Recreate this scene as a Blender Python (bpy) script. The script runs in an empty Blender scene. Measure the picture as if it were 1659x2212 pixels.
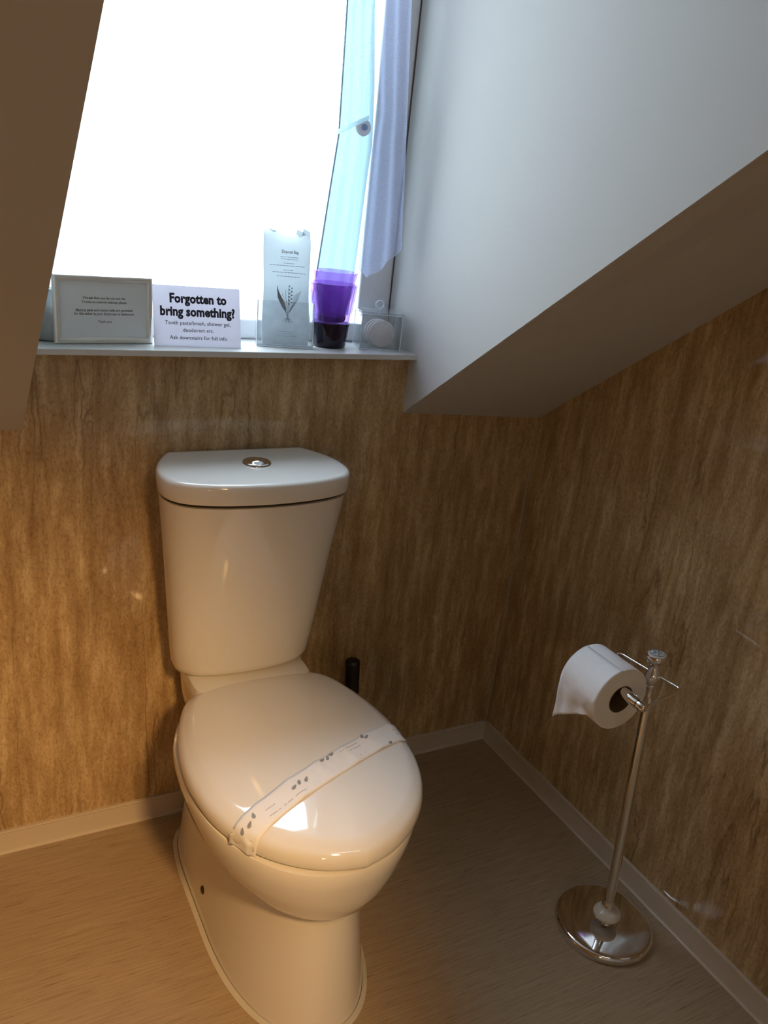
import bpy, bmesh, math, random
from mathutils import Vector, Matrix
from mathutils.bvhtree import BVHTree
from mathutils import noise as mnoise

random.seed(7)
PI = math.pi
sc = bpy.context.scene
col = sc.collection

# ------------------------------------------------------------------ camera
F, PITCH, ROLL, YAW = 1799.756, 0.3515, 0.1127, 0.5208
CAM = Vector((-1.2823, -1.5421, 1.3503))
fwd = Vector((math.sin(YAW)*math.cos(PITCH), math.cos(YAW)*math.cos(PITCH), -math.sin(PITCH)))
r0 = Vector((math.cos(YAW), -math.sin(YAW), 0)); u0 = r0.cross(fwd)
rt = math.cos(ROLL)*r0 + math.sin(ROLL)*u0
up = -math.sin(ROLL)*r0 + math.cos(ROLL)*u0
cd = bpy.data.cameras.new('camera'); cam = bpy.data.objects.new('camera', cd); col.objects.link(cam)
M = Matrix((rt, up, -fwd)).transposed().to_4x4(); M.translation = CAM
cam.matrix_world = M
cd.sensor_fit = 'HORIZONTAL'; cd.sensor_width = 36; cd.lens = 36*F/1659
cd.clip_start = .02
sc.camera = cam

# ------------------------------------------------------------------ world: flat overcast daylight
w = bpy.data.worlds.new('overcast'); sc.world = w; w.use_nodes = True
SKY_H = 4.3
bg = w.node_tree.nodes['Background']
# overcast sky: three times brighter overhead than at the horizon, pale ground below
wn, wl = w.node_tree.nodes, w.node_tree.links.new
tc_ = wn.new('ShaderNodeTexCoord'); sx_ = wn.new('ShaderNodeSeparateXYZ'); wl(tc_.outputs['Generated'], sx_.inputs[0])
mr = wn.new('ShaderNodeMapRange'); wl(sx_.outputs['Z'], mr.inputs['Value'])
mr.inputs['From Min'].default_value = -.05; mr.inputs['From Max'].default_value = 1; mr.inputs['To Min'].default_value = SKY_H; mr.inputs['To Max'].default_value = SKY_H*3
wl(mr.outputs[0], bg.inputs[1]); bg.inputs[0].default_value = (.80, .94, 1.10, 1)

# ------------------------------------------------------------------ room lighting: warm spot lamp and an added fill
def lamp(name, kind, loc, target, energy, color, **kw):
    l = bpy.data.lights.new(name, kind); l.energy = energy; l.color = color
    for k, v in kw.items(): setattr(l, k, v)
    o = bpy.data.objects.new(name, l); col.objects.link(o); o.location = loc
    o.rotation_euler = (Vector(target)-Vector(loc)).to_track_quat('-Z', 'Y').to_euler()
    return o
lamp('warm_spot_lamp', 'SPOT', (-1.0, -1.80, 1.60), (-1.44, -.42, .12), 122, (1, .585, .225),
     spot_size=math.radians(61), spot_blend=1.0, shadow_soft_size=.08)
lamp('warm_fill', 'POINT', (-1.5, -2.2, .9), (0, 0, 0), 5.0, (1, .64, .31), shadow_soft_size=.05)  # added fill, no fixture: lifts the warm tone on slopes and cheek

sc.view_settings.view_transform = 'Standard'; sc.view_settings.look = 'None'
sc.view_settings.exposure = 0; sc.view_settings.gamma = 1; sc.view_settings.use_curve_mapping = False

# ------------------------------------------------------------------ materials
def nodes(name):
    m = bpy.data.materials.new(name); m.use_nodes = True
    nt = m.node_tree; return m, nt, nt.nodes['Principled BSDF'], nt.nodes['Material Output']
def pset(p, **k):
    for a, v in k.items():
        a = a.replace('_', ' ')
        if a in p.inputs: p.inputs[a].default_value = v
def N(nt, t, **k):
    n = nt.nodes.new(t)
    for a, v in k.items():
        if a.startswith('i_'):
            n.inputs[a[2:].replace('_', ' ')].default_value = v
        else: setattr(n, a, v)
    return n
def ramp(nt, stops):
    n = nt.nodes.new('ShaderNodeValToRGB'); e = n.color_ramp.elements
    while len(e) < len(stops): e.new(.5)
    for x, (p, c) in zip(e, stops):
        x.position = p; x.color = (*c, 1) if len(c) == 3 else c
    return n
def pos(nt, scale, rot=(0, 0, 0)):
    g = N(nt, 'ShaderNodeNewGeometry'); m = N(nt, 'ShaderNodeMapping')
    m.inputs['Scale'].default_value = scale; m.inputs['Rotation'].default_value = rot
    nt.links.new(g.outputs['Position'], m.inputs['Vector']); return m.outputs['Vector']
def noise(nt, vec, scale, detail=4, rough=.55, dist=0):
    n = N(nt, 'ShaderNodeTexNoise', i_Scale=scale, i_Detail=detail, i_Roughness=rough, i_Distortion=dist)
    nt.links.new(vec, n.inputs['Vector']); return n.outputs['Fac']
def mixc(nt, fac, a, b, mode='MIX'):
    n = N(nt, 'ShaderNodeMix', data_type='RGBA', blend_type=mode)
    for s, v in ((n.inputs[0], fac), (n.inputs[6], a), (n.inputs[7], b)):
        if isinstance(v, (int, float)): s.default_value = v
        elif isinstance(v, tuple): s.default_value = (*v, 1)
        else: nt.links.new(v, s)
    return n.outputs[2]
def bump(nt, p, h, strength, dist=.001):
    b = N(nt, 'ShaderNodeBump', i_Strength=strength, i_Distance=dist)
    nt.links.new(h, b.inputs['Height']); nt.links.new(b.outputs[0], p.inputs['Normal'])
def simple(name, c, rough=.5, metal=0, var=.04, vs=40, coat=0, bmp=0, bs=300, **k):
    m, nt, p, _ = nodes(name)
    pset(p, Roughness=rough, Metallic=metal, Coat_Weight=coat, **k)
    f = noise(nt, pos(nt, (1, 1, 1)), vs, 3)
    nt.links.new(mixc(nt, f, tuple(x*(1-var) for x in c), tuple(min(1, x*(1+var)) for x in c)), p.inputs['Base Color'])
    if bmp: bump(nt, p, noise(nt, pos(nt, (1, 1, 1)), bs, 3), bmp)
    return m

def travertine():
    m, nt, p, _ = nodes('travertine laminate')
    L = nt.links.new
    warp = N(nt, 'ShaderNodeTexNoise', i_Scale=1.0, i_Detail=3); L(pos(nt, (20, 20, 22)), warp.inputs['Vector'])
    g = N(nt, 'ShaderNodeNewGeometry')
    sub = N(nt, 'ShaderNodeVectorMath', operation='SUBTRACT'); L(warp.outputs['Color'], sub.inputs[0]); sub.inputs[1].default_value = (.5, .5, .5)
    scl = N(nt, 'ShaderNodeVectorMath', operation='MULTIPLY'); L(sub.outputs[0], scl.inputs[0]); scl.inputs[1].default_value = (.016, .016, 0)
    add = N(nt, 'ShaderNodeVectorMath', operation='ADD'); L(g.outputs['Position'], add.inputs[0]); L(scl.outputs[0], add.inputs[1])
    def mp(s):
        q = N(nt, 'ShaderNodeMapping'); q.inputs['Scale'].default_value = s; L(add.outputs[0], q.inputs['Vector']); return q.outputs[0]
    broad = noise(nt, mp((13, 13, 2.2)), 1, 4, .6)
    mid = noise(nt, mp((42, 42, 6)), 1, 8, .68)
    fine = noise(nt, mp((230, 230, 120)), 1, 4, .65)
    base = ramp(nt, [(.34, (.37, .24, .115)), (.44, (.44, .30, .152)), (.52, (.50, .355, .19)), (.60, (.58, .435, .245)), (.70, (.66, .515, .31))])
    L(mid, base.inputs[0])
    br = ramp(nt, [(.32, (.78, .73, .68)), (.5, (.97, .96, .95)), (.68, (1.12, 1.12, 1.12))]); L(broad, br.inputs[0])
    c = mixc(nt, .9, base.outputs[0], br.outputs[0], 'MULTIPLY')
    fr = ramp(nt, [(.32, (.52, .45, .38)), (.5, (1, 1, 1)), (.72, (1.2, 1.2, 1.2))]); L(fine, fr.inputs[0])
    c = mixc(nt, .55, c, fr.outputs[0], 'MULTIPLY')
    # thin dark cracks: contour of a stretched noise
    v = noise(nt, mp((5.5, 5.5, .35)), 1, 4, .6)
    v2 = N(nt, 'ShaderNodeMath', operation='SUBTRACT'); L(v, v2.inputs[0]); v2.inputs[1].default_value = .5
    v3 = N(nt, 'ShaderNodeMath', operation='ABSOLUTE'); L(v2.outputs[0], v3.inputs[0])
    vr = ramp(nt, [(0, (1, 1, 1)), (.006, (0, 0, 0))]); L(v3.outputs[0], vr.inputs[0])
    gate = ramp(nt, [(.42, (0, 0, 0)), (.6, (1, 1, 1))]); L(noise(nt, pos(nt, (3, 3, 2.5)), 1, 3), gate.inputs[0])
    vm = N(nt, 'ShaderNodeMath', operation='MULTIPLY'); L(vr.outputs[0], vm.inputs[0]); L(gate.outputs[0], vm.inputs[1])
    vm2 = N(nt, 'ShaderNodeMath', operation='MULTIPLY'); L(vm.outputs[0], vm2.inputs[0]); vm2.inputs[1].default_value = .6
    c = mixc(nt, vm2.outputs[0], c, (.11, .06, .028))
    # pin pricks
    s = noise(nt, pos(nt, (1, 1, .55)), 190, 2)
    sr = ramp(nt, [(.30, (.45, .40, .34)), (.38, (1, 1, 1))]); L(s, sr.inputs[0])
    c = mixc(nt, .35, c, sr.outputs[0], 'MULTIPLY')
    L(c, p.inputs['Base Color']); pset(p, Roughness=.06, Specular_IOR_Level=.5)
    bump(nt, p, fine, .03, .0004)
    return m
def vinyl():
    m, nt, p, _ = nodes('linen vinyl')
    L = nt.links.new
    a = noise(nt, pos(nt, (7, 400, 1), (0, 0, .05)), 1, 5, .7)
    b = noise(nt, pos(nt, (16, 520, 1), (0, 0, .05)), 1, 2, .5)
    big = noise(nt, pos(nt, (1, 1, 1)), 3, 3)
    r = ramp(nt, [(.30, (.31, .22, .13)), (.46, (.40, .295, .185)), (.62, (.46, .35, .225))]); L(a, r.inputs[0])
    r2 = ramp(nt, [(.29, (.42, .36, .30)), (.37, (.96, .96, .96)), (.7, (1.05, 1.05, 1.05))]); L(b, r2.inputs[0])
    c = mixc(nt, .85, r.outputs[0], r2.outputs[0], 'MULTIPLY')
    r3 = ramp(nt, [(.3, (.93, .93, .93)), (.7, (1.04, 1.04, 1.04))]); L(big, r3.inputs[0])
    c = mixc(nt, 1.0, c, r3.outputs[0], 'MULTIPLY')
    L(c, p.inputs['Base Color']); pset(p, Roughness=.42, Specular_IOR_Level=.3)
    bump(nt, p, a, .15, .0005)
    return m
def sheer(name, c, alpha):
    m, nt, p, out = nodes(name); nt.nodes.remove(p); L = nt.links.new
    wv = noise(nt, pos(nt, (900, 900, 900)), 1, 1)
    r = ramp(nt, [(.3, tuple([alpha-.08]*3)), (.7, tuple([alpha+.08]*3))]); L(wv, r.inputs[0])
    t = N(nt, 'ShaderNodeBsdfTransparent'); d = N(nt, 'ShaderNodeBsdfDiffuse'); tl = N(nt, 'ShaderNodeBsdfTranslucent')
    d.inputs[0].default_value = (*c, 1); tl.inputs[0].default_value = (*c, 1); t.inputs[0].default_value = (.97, .98, 1, 1)
    mx = N(nt, 'ShaderNodeMixShader'); mx.inputs[0].default_value = .5; L(d.outputs[0], mx.inputs[1]); L(tl.outputs[0], mx.inputs[2])
    m2 = N(nt, 'ShaderNodeMixShader'); L(r.outputs[0], m2.inputs[0]); L(t.outputs[0], m2.inputs[1]); L(mx.outputs[0], m2.inputs[2])
    L(m2.outputs[0], out.inputs[0]); return m
def schlick(nt, f0=.04):
    lw = N(nt, 'ShaderNodeLayerWeight'); lw.inputs['Blend'].default_value = .5
    pw = N(nt, 'ShaderNodeMath', operation='POWER'); nt.links.new(lw.outputs['Facing'], pw.inputs[0]); pw.inputs[1].default_value = 5
    ma = N(nt, 'ShaderNodeMath', operation='MULTIPLY_ADD'); nt.links.new(pw.outputs[0], ma.inputs[0]); ma.inputs[1].default_value = 1-f0; ma.inputs[2].default_value = f0
    return ma.outputs[0]
def clear(name, tint=(.97, .985, 1), edge=1.0, ior=1.49, milk=.0):
    m, nt, p, out = nodes(name); nt.nodes.remove(p); L = nt.links.new
    t = N(nt, 'ShaderNodeBsdfTransparent'); t.inputs[0].default_value = (*tint, 1)
    g = N(nt, 'ShaderNodeBsdfGlossy'); g.inputs['Roughness'].default_value = .02
    rr = N(nt, 'ShaderNodeMath', operation='MULTIPLY', use_clamp=True); L(schlick(nt), rr.inputs[0]); rr.inputs[1].default_value = edge
    mx = N(nt, 'ShaderNodeMixShader'); L(rr.outputs[0], mx.inputs[0]); L(t.outputs[0], mx.inputs[1]); L(g.outputs[0], mx.inputs[2])
    last = mx.outputs[0]
    if milk:
        d = N(nt, 'ShaderNodeBsdfDiffuse'); d.inputs[0].default_value = (.85, .9, .95, 1)
        nf = noise(nt, pos(nt, (1, 1, 1)), 60, 2)
        rm = ramp(nt, [(.3, tuple([milk*.6]*3)), (.7, tuple([milk*1.2]*3))]); L(nf, rm.inputs[0])
        m3 = N(nt, 'ShaderNodeMixShader'); L(rm.outputs[0], m3.inputs[0]); L(last, m3.inputs[1]); L(d.outputs[0], m3.inputs[2]); last = m3.outputs[0]
    L(last, out.inputs[0]); return m

TRAV = travertine(); VINYL = vinyl()
PLASTER = simple('painted plaster', (.53, .52, .49), .75, var=.03, vs=6, bmp=.12, bs=90)
CERAMIC = simple('glazed ceramic', (.84, .815, .77), .07, var=.01, vs=3, coat=.5, Coat_Roughness=.03)
SEATM = simple('glossy seat plastic', (.87, .85, .81), .06, var=.01, vs=3, coat=.6, Coat_Roughness=.02)
CHROME = simple('chrome', (.78, .76, .74), .06, 1, var=.03, vs=10)
DARKGAP = simple('dark gap shade', (.05, .04, .03), .8)  # dark colour stands in for the shade inside the gaps
PVC = simple('white pvc', (.80, .82, .84), .3, var=.02)
SKIRT = simple('cream vinyl skirting', (.60, .52, .42), .38, var=.03, vs=8)
SILL = simple('grey sill board', (.58, .58, .56), .4, var=.06, vs=30)
CAULK = simple('white sealant', (.62, .58, .50), .5, var=.05)
PAPER = simple('toilet tissue', (.93, .93, .94), .95, var=.03, vs=60, bmp=.5, bs=220)
TISSUE_END = simple('rolled tissue end', (.86, .82, .72), .95, var=.06, vs=240, bmp=.4, bs=500)
CARDTUBE = simple('cardboard tube', (.16, .11, .06), .9, var=.1)
CARD = simple('white card', (.72, .73, .80), .6, var=.02)
PRINT = simple('black ink', (.012, .014, .03), .6)
GREYINK = simple('grey ink', (.20, .22, .25), .7)
MIDINK = simple('pale grey ink', (.30, .31, .33), .7)
FRAMEM = simple('brushed silver frame', (.74, .72, .66), .28, .45, var=.08, vs=60)
NOTE = simple('pale grey notice paper', (.70, .76, .78), .35, var=.02, coat=.6)
BAGP = simple('off-white bag paper', (.70, .72, .70), .7, var=.04, vs=25, bmp=.3, bs=60)
BANDP = simple('white paper band', (.90, .90, .90), .6, var=.03, vs=40, bmp=.3, bs=120)
BLACKP = simple('black plastic', (.008, .008, .009), .4)
SHEER = sheer('sheer net', (.62, .68, .92), .52)
SHEERL = sheer('backlit tinted net', (.27, .42, .45), .94)  # teal puts the backlit cyan cast of white net into its colour
SHEERT = sheer('very thin net', (.62, .80, .84), .62)
HEMM = sheer('doubled net hem', (.08, .115, .14), .96)
ACRYL = clear('clear acrylic', (.955, .97, .985), 1.6, milk=.10)
PANE = clear('window glass', (.98, .99, .99), 1.0)
COTTON = simple('cotton pad', (.86, .80, .80), 1.0, var=.06, vs=90, bmp=.6, bs=300)
GREYCLOTH = simple('grey green glazed pot', (.34, .37, .37), .35, var=.12, vs=30)
CERWHITE = simple('cream porcelain bead', (.66, .60, .50), .15, var=.03)
def thinpaper(name, c, tr, k=.45):
    m, nt, p, out = nodes(name); L = nt.links.new
    f = noise(nt, pos(nt, (1, 1, 1)), 40, 3); L(mixc(nt, f, tuple(x*.97 for x in c), c), p.inputs['Base Color']); pset(p, Roughness=.65)
    t = N(nt, 'ShaderNodeBsdfTranslucent'); t.inputs[0].default_value = (*tr, 1)
    a = N(nt, 'ShaderNodeMixShader'); a.inputs[0].default_value = k; L(p.outputs[0], a.inputs[1]); L(t.outputs[0], a.inputs[2]); L(a.outputs[0], out.inputs[0]); return m
CARD = thinpaper('white card', (.76, .77, .84), (.72, .70, .74), .5); BAGP = thinpaper('off-white bag paper', (.72, .74, .74), (.66, .72, .74), .5)
def purple():
    m, nt, p, out = nodes('purple glass'); nt.nodes.remove(p); L = nt.links.new
    t = N(nt, 'ShaderNodeBsdfTransparent'); t.inputs[0].default_value = (.88, .76, .96, 1)
    tl = N(nt, 'ShaderNodeBsdfTranslucent'); g = N(nt, 'ShaderNodeBsdfGlossy'); g.inputs['Roughness'].default_value = .06
    nf = noise(nt, pos(nt, (1, 1, 1)), 55, 2)
    cr = ramp(nt, [(.3, (.30, .12, .55)), (.7, (.46, .22, .75))]); L(nf, cr.inputs[0]); L(cr.outputs[0], tl.inputs[0])
    a = N(nt, 'ShaderNodeMixShader'); a.inputs[0].default_value = .10; L(t.outputs[0], a.inputs[1]); L(tl.outputs[0], a.inputs[2])
    b = N(nt, 'ShaderNodeMixShader'); L(schlick(nt), b.inputs[0]); L(a.outputs[0], b.inputs[1]); L(g.outputs[0], b.inputs[2])
    L(b.outputs[0], out.inputs[0]); return m
PURPLE = purple()
DEEP = simple('deep purple glass base', (.010, .005, .022), .08, var=.1)

# ------------------------------------------------------------------ mesh helpers
def link(name, bm, mat, parent=None, smooth=False, autosm=None, loc=None):
    me = bpy.data.meshes.new(name); bmesh.ops.recalc_face_normals(bm, faces=bm.faces[:]); bm.to_mesh(me); bm.free()
    if isinstance(mat, (list, tuple)):
        for x in mat: me.materials.append(x)
    else: me.materials.append(mat)
    o = bpy.data.objects.new(name, me); col.objects.link(o)
    if smooth:
        for f in me.polygons: f.use_smooth = True
        if autosm:
            bm2 = bmesh.new(); bm2.from_mesh(me)
            for e in bm2.edges:
                if len(e.link_faces) == 2 and e.calc_face_angle(0) > math.radians(autosm): e.smooth = False
            bm2.to_mesh(me); bm2.free()
    if parent: o.parent = parent
    if loc: o.location = loc
    return o
def tag(o, label, cat, group=None):
    o['label'] = label; o['category'] = cat
    if group: o['group'] = group
    return o
def struct(o): o['kind'] = 'structure'; return o
def empty(name, loc=(0, 0, 0), rot=(0, 0, 0)):
    o = bpy.data.objects.new(name, None); col.objects.link(o); o.location = loc; o.rotation_euler = rot; o.empty_display_size = .05; return o
def box(bm, x0, x1, y0, y1, z0, z1, bev=0):
    vs = [bm.verts.new((x, y, z)) for x in (x0, x1) for y in (y0, y1) for z in (z0, z1)]
    fs = [bm.faces.new([vs[i] for i in f]) for f in ((0, 1, 3, 2), (4, 6, 7, 5), (0, 4, 5, 1), (2, 3, 7, 6), (0, 2, 6, 4), (1, 5, 7, 3))]
    if bev:
        es = list({e for f in fs for e in f.edges}); bmesh.ops.bevel(bm, geom=es, offset=bev, segments=3, profile=.5, affect='EDGES')
def B(*a, bev=0): bm = bmesh.new(); box(bm, *a, bev=bev); return bm
def prism(bm, poly, vec):
    """extrude a planar polygon by vec into a closed solid"""
    a = [bm.verts.new(p) for p in poly]; b = [bm.verts.new(Vector(p)+Vector(vec)) for p in poly]
    bm.faces.new(a); bm.faces.new(b[::-1]); n = len(a)
    for i in range(n): bm.faces.new((a[i], a[(i+1) % n], b[(i+1) % n], b[i]))
def lathe(bm, prof, n=40, c=(0, 0, 0), axis=None, cap=True):
    """prof: (r,z) from bottom to top"""
    rings = []; q = Vector((0, 0, 1)).rotation_difference(Vector(axis).normalized()) if axis else None
    for r, z in prof:
        ring = []
        for i in range(n):
            t = 2*PI*i/n; v = Vector((r*math.cos(t), r*math.sin(t), z))
            if q: v = q @ v
            ring.append(bm.verts.new(v+Vector(c)))
        rings.append(ring)
    for a, b in zip(rings, rings[1:]):
        for i in range(n): bm.faces.new((a[i], a[(i+1) % n], b[(i+1) % n], b[i]))
    if cap:
        bm.faces.new(rings[0][::-1]); bm.faces.new(rings[-1])
def tube(bm, pts, r, n=12, closed=False):
    pts = [Vector(p) for p in pts]; rings = []; m = len(pts); nrm = None
    for i, p in enumerate(pts):
        a = pts[i-1] if (i > 0 or closed) else p; b = pts[(i+1) % m] if (i < m-1 or closed) else p
        t = (b-a).normalized()
        if nrm is None:
            nrm = t.orthogonal().normalized()
        nrm = (nrm-t*nrm.dot(t)).normalized(); bn = t.cross(nrm)
        rr = r[i] if isinstance(r, (list, tuple)) else r
        rings.append([bm.verts.new(p+rr*(math.cos(2*PI*k/n)*nrm+math.sin(2*PI*k/n)*bn)) for k in range(n)])
    prs = list(zip(rings, rings[1:])) + ([(rings[-1], rings[0])] if closed else [])
    for a, b in prs:
        for k in range(n): bm.faces.new((a[k], a[(k+1) % n], b[(k+1) % n], b[k]))
    if not closed: bm.faces.new(rings[0][::-1]); bm.faces.new(rings[-1])
def rounded(pts, rad, seg=6):
    """polyline with rounded inner corners"""
    pts = [Vector(p) for p in pts]; out = [pts[0]]
    for a, b, c in zip(pts, pts[1:], pts[2:]):
        d1 = (a-b).normalized(); d2 = (c-b).normalized(); p0 = b+d1*rad; p1 = b+d2*rad
        for k in range(seg+1):
            t = k/seg; out.append((1-t)**2*p0+2*t*(1-t)*b+t*t*p1)
    out.append(pts[-1]); return out
def loft(bm, rings, cap0=True, cap1=True):
    R = [[bm.verts.new(p) for p in r] for r in rings]; n = len(R[0])
    for a, b in zip(R, R[1:]):
        for i in range(n): bm.faces.new((a[i], a[(i+1) % n], b[(i+1) % n], b[i]))
    if cap0: bm.faces.new(R[0][::-1])
    if cap1: bm.faces.new(R[-1])
def interp(tab, t):
    if t <= tab[0][0]: return tab[0][1]
    for (a, x), (b, y) in zip(tab, tab[1:]):
        if t <= b: return x+(y-x)*(t-a)/(b-a)
    return tab[-1][1]
def text_mesh(name, s, size, parent, mat, loc, bold=0.0, align='CENTER', sx=1.0, shear=0, spacing=1.0, depth=.0002):
    """lettering lying in the local XZ plane and facing local -Y"""
    cu = bpy.data.curves.new(name, 'FONT'); cu.body = s; cu.size = size; cu.align_x = align; cu.offset = bold; cu.extrude = depth; cu.shear = shear
    cu.space_character = spacing; cu.resolution_u = 2
    t = bpy.data.objects.new('tmp', cu); col.objects.link(t)
    dg = bpy.context.evaluated_depsgraph_get(); me = bpy.data.meshes.new_from_object(t.evaluated_get(dg))
    bpy.data.objects.remove(t); bpy.data.curves.remove(cu)
    me.name = name
    me.transform(Matrix(((sx, 0, 0, 0), (0, 0, -1, 0), (0, 1, 0, 0), (0, 0, 0, 1))))
    me.materials.clear(); me.materials.append(mat)
    o = bpy.data.objects.new(name, me); col.objects.link(o); o.parent = parent; o.location = loc; return o

# ------------------------------------------------------------------ structure
XL, YF, ZT = -2.3, -2.7, 2.35
DXR, DXL, YW = -.379, -1.148, .11          # dormer cheeks, window plane
SILLZ = 1.0625
struct(link('floor', B(XL-.1, .1, YF-.1, .2, -.08, 0), VINYL))
# back wall: low part under the roof slope, higher part under the window sill
bm = bmesh.new()
box(bm, XL-.1, DXL, 0, .12, 0, .93); box(bm, DXR, .1, 0, .12, 0, .95); box(bm, DXL, DXR, 0, .12, 0, SILLZ-.0115)
struct(link('wall_back', bm, TRAV))
struct(link('wall_right', B(0, .1, YF-.1, 0, 0, ZT+.1), TRAV))
struct(link('wall_left', B(XL-.1, XL, YF-.1, 0, 0, ZT+.1), TRAV))
struct(link('wall_front', B(XL, 0, YF-.1, YF, 0, ZT+.1), PLASTER))
# sloping ceilings either side of the dormer, flat ceiling above
def up_to(p, q, z): t = (z-p[2])/(q[2]-p[2]); return Vector(p)+(Vector(q)-Vector(p))*t
E0 = (DXR, 0, .929); E1 = up_to(E0, (DXR, -.788, 1.459), ZT)
R0 = (0, 0, .9095); R1 = up_to(R0, (0, -.541, 1.286), ZT)
L0 = (DXL, 0, .912); L1 = up_to(L0, (DXL, -.807, 1.471), ZT)
bm = bmesh.new(); prism(bm, [(DXR+.002, 0, E0[2]), (0.02, 0, .9095), (0.02, R1.y, R1.z), (DXR+.002, E1.y, E1.z)], (0, .10, .14)); struct(link('ceiling', bm, PLASTER))
bm = bmesh.new(); prism(bm, [(DXL-.002, 0, L0[2]), (DXL-.002, L1.y, L1.z), (XL, L1.y, L1.z), (XL, 0, .912)], (0, .10, .14)); struct(link('ceiling.001', bm, PLASTER))
yk = min(E1.y, L1.y, R1.y)
bm = bmesh.new(); box(bm, XL-.1, .1, YF-.1, max(E1.y, L1.y, R1.y)+.02, ZT-.004, ZT+.1); box(bm, DXL-.05, DXR+.05, -1.9, .3, 2.30, 2.40)
struct(link('ceiling.002', bm, PLASTER))
def cheek(name, x, dx, e0, e1):
    bm = bmesh.new(); e0, e1 = Vector(e0), Vector(e1)
    poly = [(x, e0.y, e0.z), (x, e1.y, e1.z), (x, e1.y, 2.4), (x, .3, 2.4), (x, .3, e0.z)]
    prism(bm, poly, (dx, 0, 0)); return struct(link(name, bm, PLASTER))
cheek('wall_dormer_right', DXR, .05, (0, .0, .930), (0, E1.y, E1.z+.001))
cheek('wall_dormer_left', DXL, -.05, (0, .0, .913), (0, L1.y, L1.z+.001))
# window wall above the glass
struct(link('wall_above_window', B(DXL-.04, DXR+.04, YW, .26, 2.22, 2.4), PLASTER))

# skirting: set-in strip with rounded lips
def skirt_profile(h=.0535, t=.008):
    return [(0, 0), (t+.004, 0), (t+.004, .002), (t+.001, .004), (t, .007), (t-.002, .025), (t-.003, h-.006), (t-.001, h-.003), (t-.002, h), (0, h)]
def skirt(name, axis, a, b):
    bm = bmesh.new(); pf = skirt_profile()
    if axis == 'x': poly = [(a, -d, z) for d, z in pf]; v = (b-a, 0, 0)
    else: poly = [(-d, a, z) for d, z in pf]; v = (0, b-a, 0)
    prism(bm, poly, v); return struct(link(name, bm, SKIRT))
skirt('baseboard_back', 'x', XL, -.001); skirt('baseboard_right', 'y', YF, -.001)
# thin joint strip in the corner of the wall panels
struct(link('trim_1', B(-.0022, 0, -.0022, 0, .0535, .905), simple('corner joint strip', (.42, .36, .28), .4)))

# ------------------------------------------------------------------ window
win = struct(link('window_1', (lambda bm: (box(bm, DXL, DXL+.055, YW, YW+.06, SILLZ, 2.22, bev=.004), box(bm, DXR-.078, DXR, YW, YW+.06, SILLZ, 2.22, bev=.004),
      box(bm, DXL+.05, DXR-.073, YW, YW+.06, SILLZ, SILLZ+.04, bev=.004), box(bm, DXL+.05, DXR-.073, YW, YW+.06, 2.17, 2.22, bev=.004), bm)[-1])(bmesh.new()), PVC))
link('pane', B(DXL+.05, DXR-.073, YW+.025, YW+.03, SILLZ+.035, 2.175), PANE, win)
link('seal', B(DXR-.0025, DXR-.0002, YW-.002, YW+.004, SILLZ+.001, 2.21), simple('brown joint', (.12, .09, .07), .8), win)
link('window_sill', B(DXL, DXR+.0015, -.031, YW+.03, SILLZ-.0115, SILLZ, bev=.0015), SILL, win)

# ------------------------------------------------------------------ toilet
toilet = empty('toilet', (-.757, -.35, 0)); tag(toilet, 'cream close-coupled toilet with lid down in the corner', 'toilet')
TX, TY = -.757, -.35
def par(o): o.location = Vector(o.location)-Vector((TX, TY, 0)); return o
NR = 96
def outline(cx, ymid, hw, yf, yb, nf, nb, z, n=NR):
    out = []
    for i in range(n):
        t = 2*PI*i/n; c, s = math.cos(t), math.sin(t)
        e = nf if s < 0 else nb; L = (ymid-yf) if s < 0 else (yb-ymid)
        x = math.copysign(abs(c)**(2/e), c)*hw; y = math.copysign(abs(s)**(2/e), s)*L
        out.append((cx+x, ymid+y, z))
    return out
PX = -.752
sl = [  # z, hw, yfront, ymid, yback, nf, nb
    (0, .137, -.640, -.36, -.05, 2.25, 5), (.012, .136, -.639, -.36, -.05, 2.25, 5), (.08, .128, -.628, -.36, -.05, 2.2, 5),
    (.16, .119, -.616, -.36, -.05, 2.2, 5), (.215, .113, -.610, -.36, -.05, 2.2, 5), (.236, .113, -.609, -.36, -.05, 2.2, 5),
    (.241, .120, -.614, -.36, -.055, 2.2, 5), (.247, .136, -.627, -.36, -.06, 2.15, 4.5), (.262, .155, -.641, -.37, -.07, 2.1, 4),
    (.29, .174, -.654, -.38, -.09, 2.1, 3.2), (.32, .187, -.662, -.39, -.11, 2.1, 3), (.35, .195, -.669, -.39, -.12, 2.1, 2.8),
    (.376, .199, -.673, -.39, -.13, 2.1, 2.6), (.383, .197, -.671, -.39, -.13, 2.1, 2.6), (.385, .19, -.665, -.39, -.135, 2.1, 2.6)]
bm = bmesh.new()
loft(bm, [outline(PX if z > .24 else TX+.004*(z/.24), ym, hw, yf, yb, nf, nb, z) for z, hw, yf, ym, yb, nf, nb in sl])
# deck under the cistern
dk = [(.20, .085, -.20), (.30, .105, -.22), (.36, .118, -.225), (.40, .122, -.222), (.420, .124, -.215), (.428, .121, -.21), (.430, .115, -.20)]
loft(bm, [outline(-.752, -.11, hw, yf, -.03, 5, 6, z) for z, hw, yf in dk])
for v in bm.verts: v.co.x -= TX; v.co.y -= TY
pan = link('pan', bm, CERAMIC, toilet, True, 50)
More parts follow.
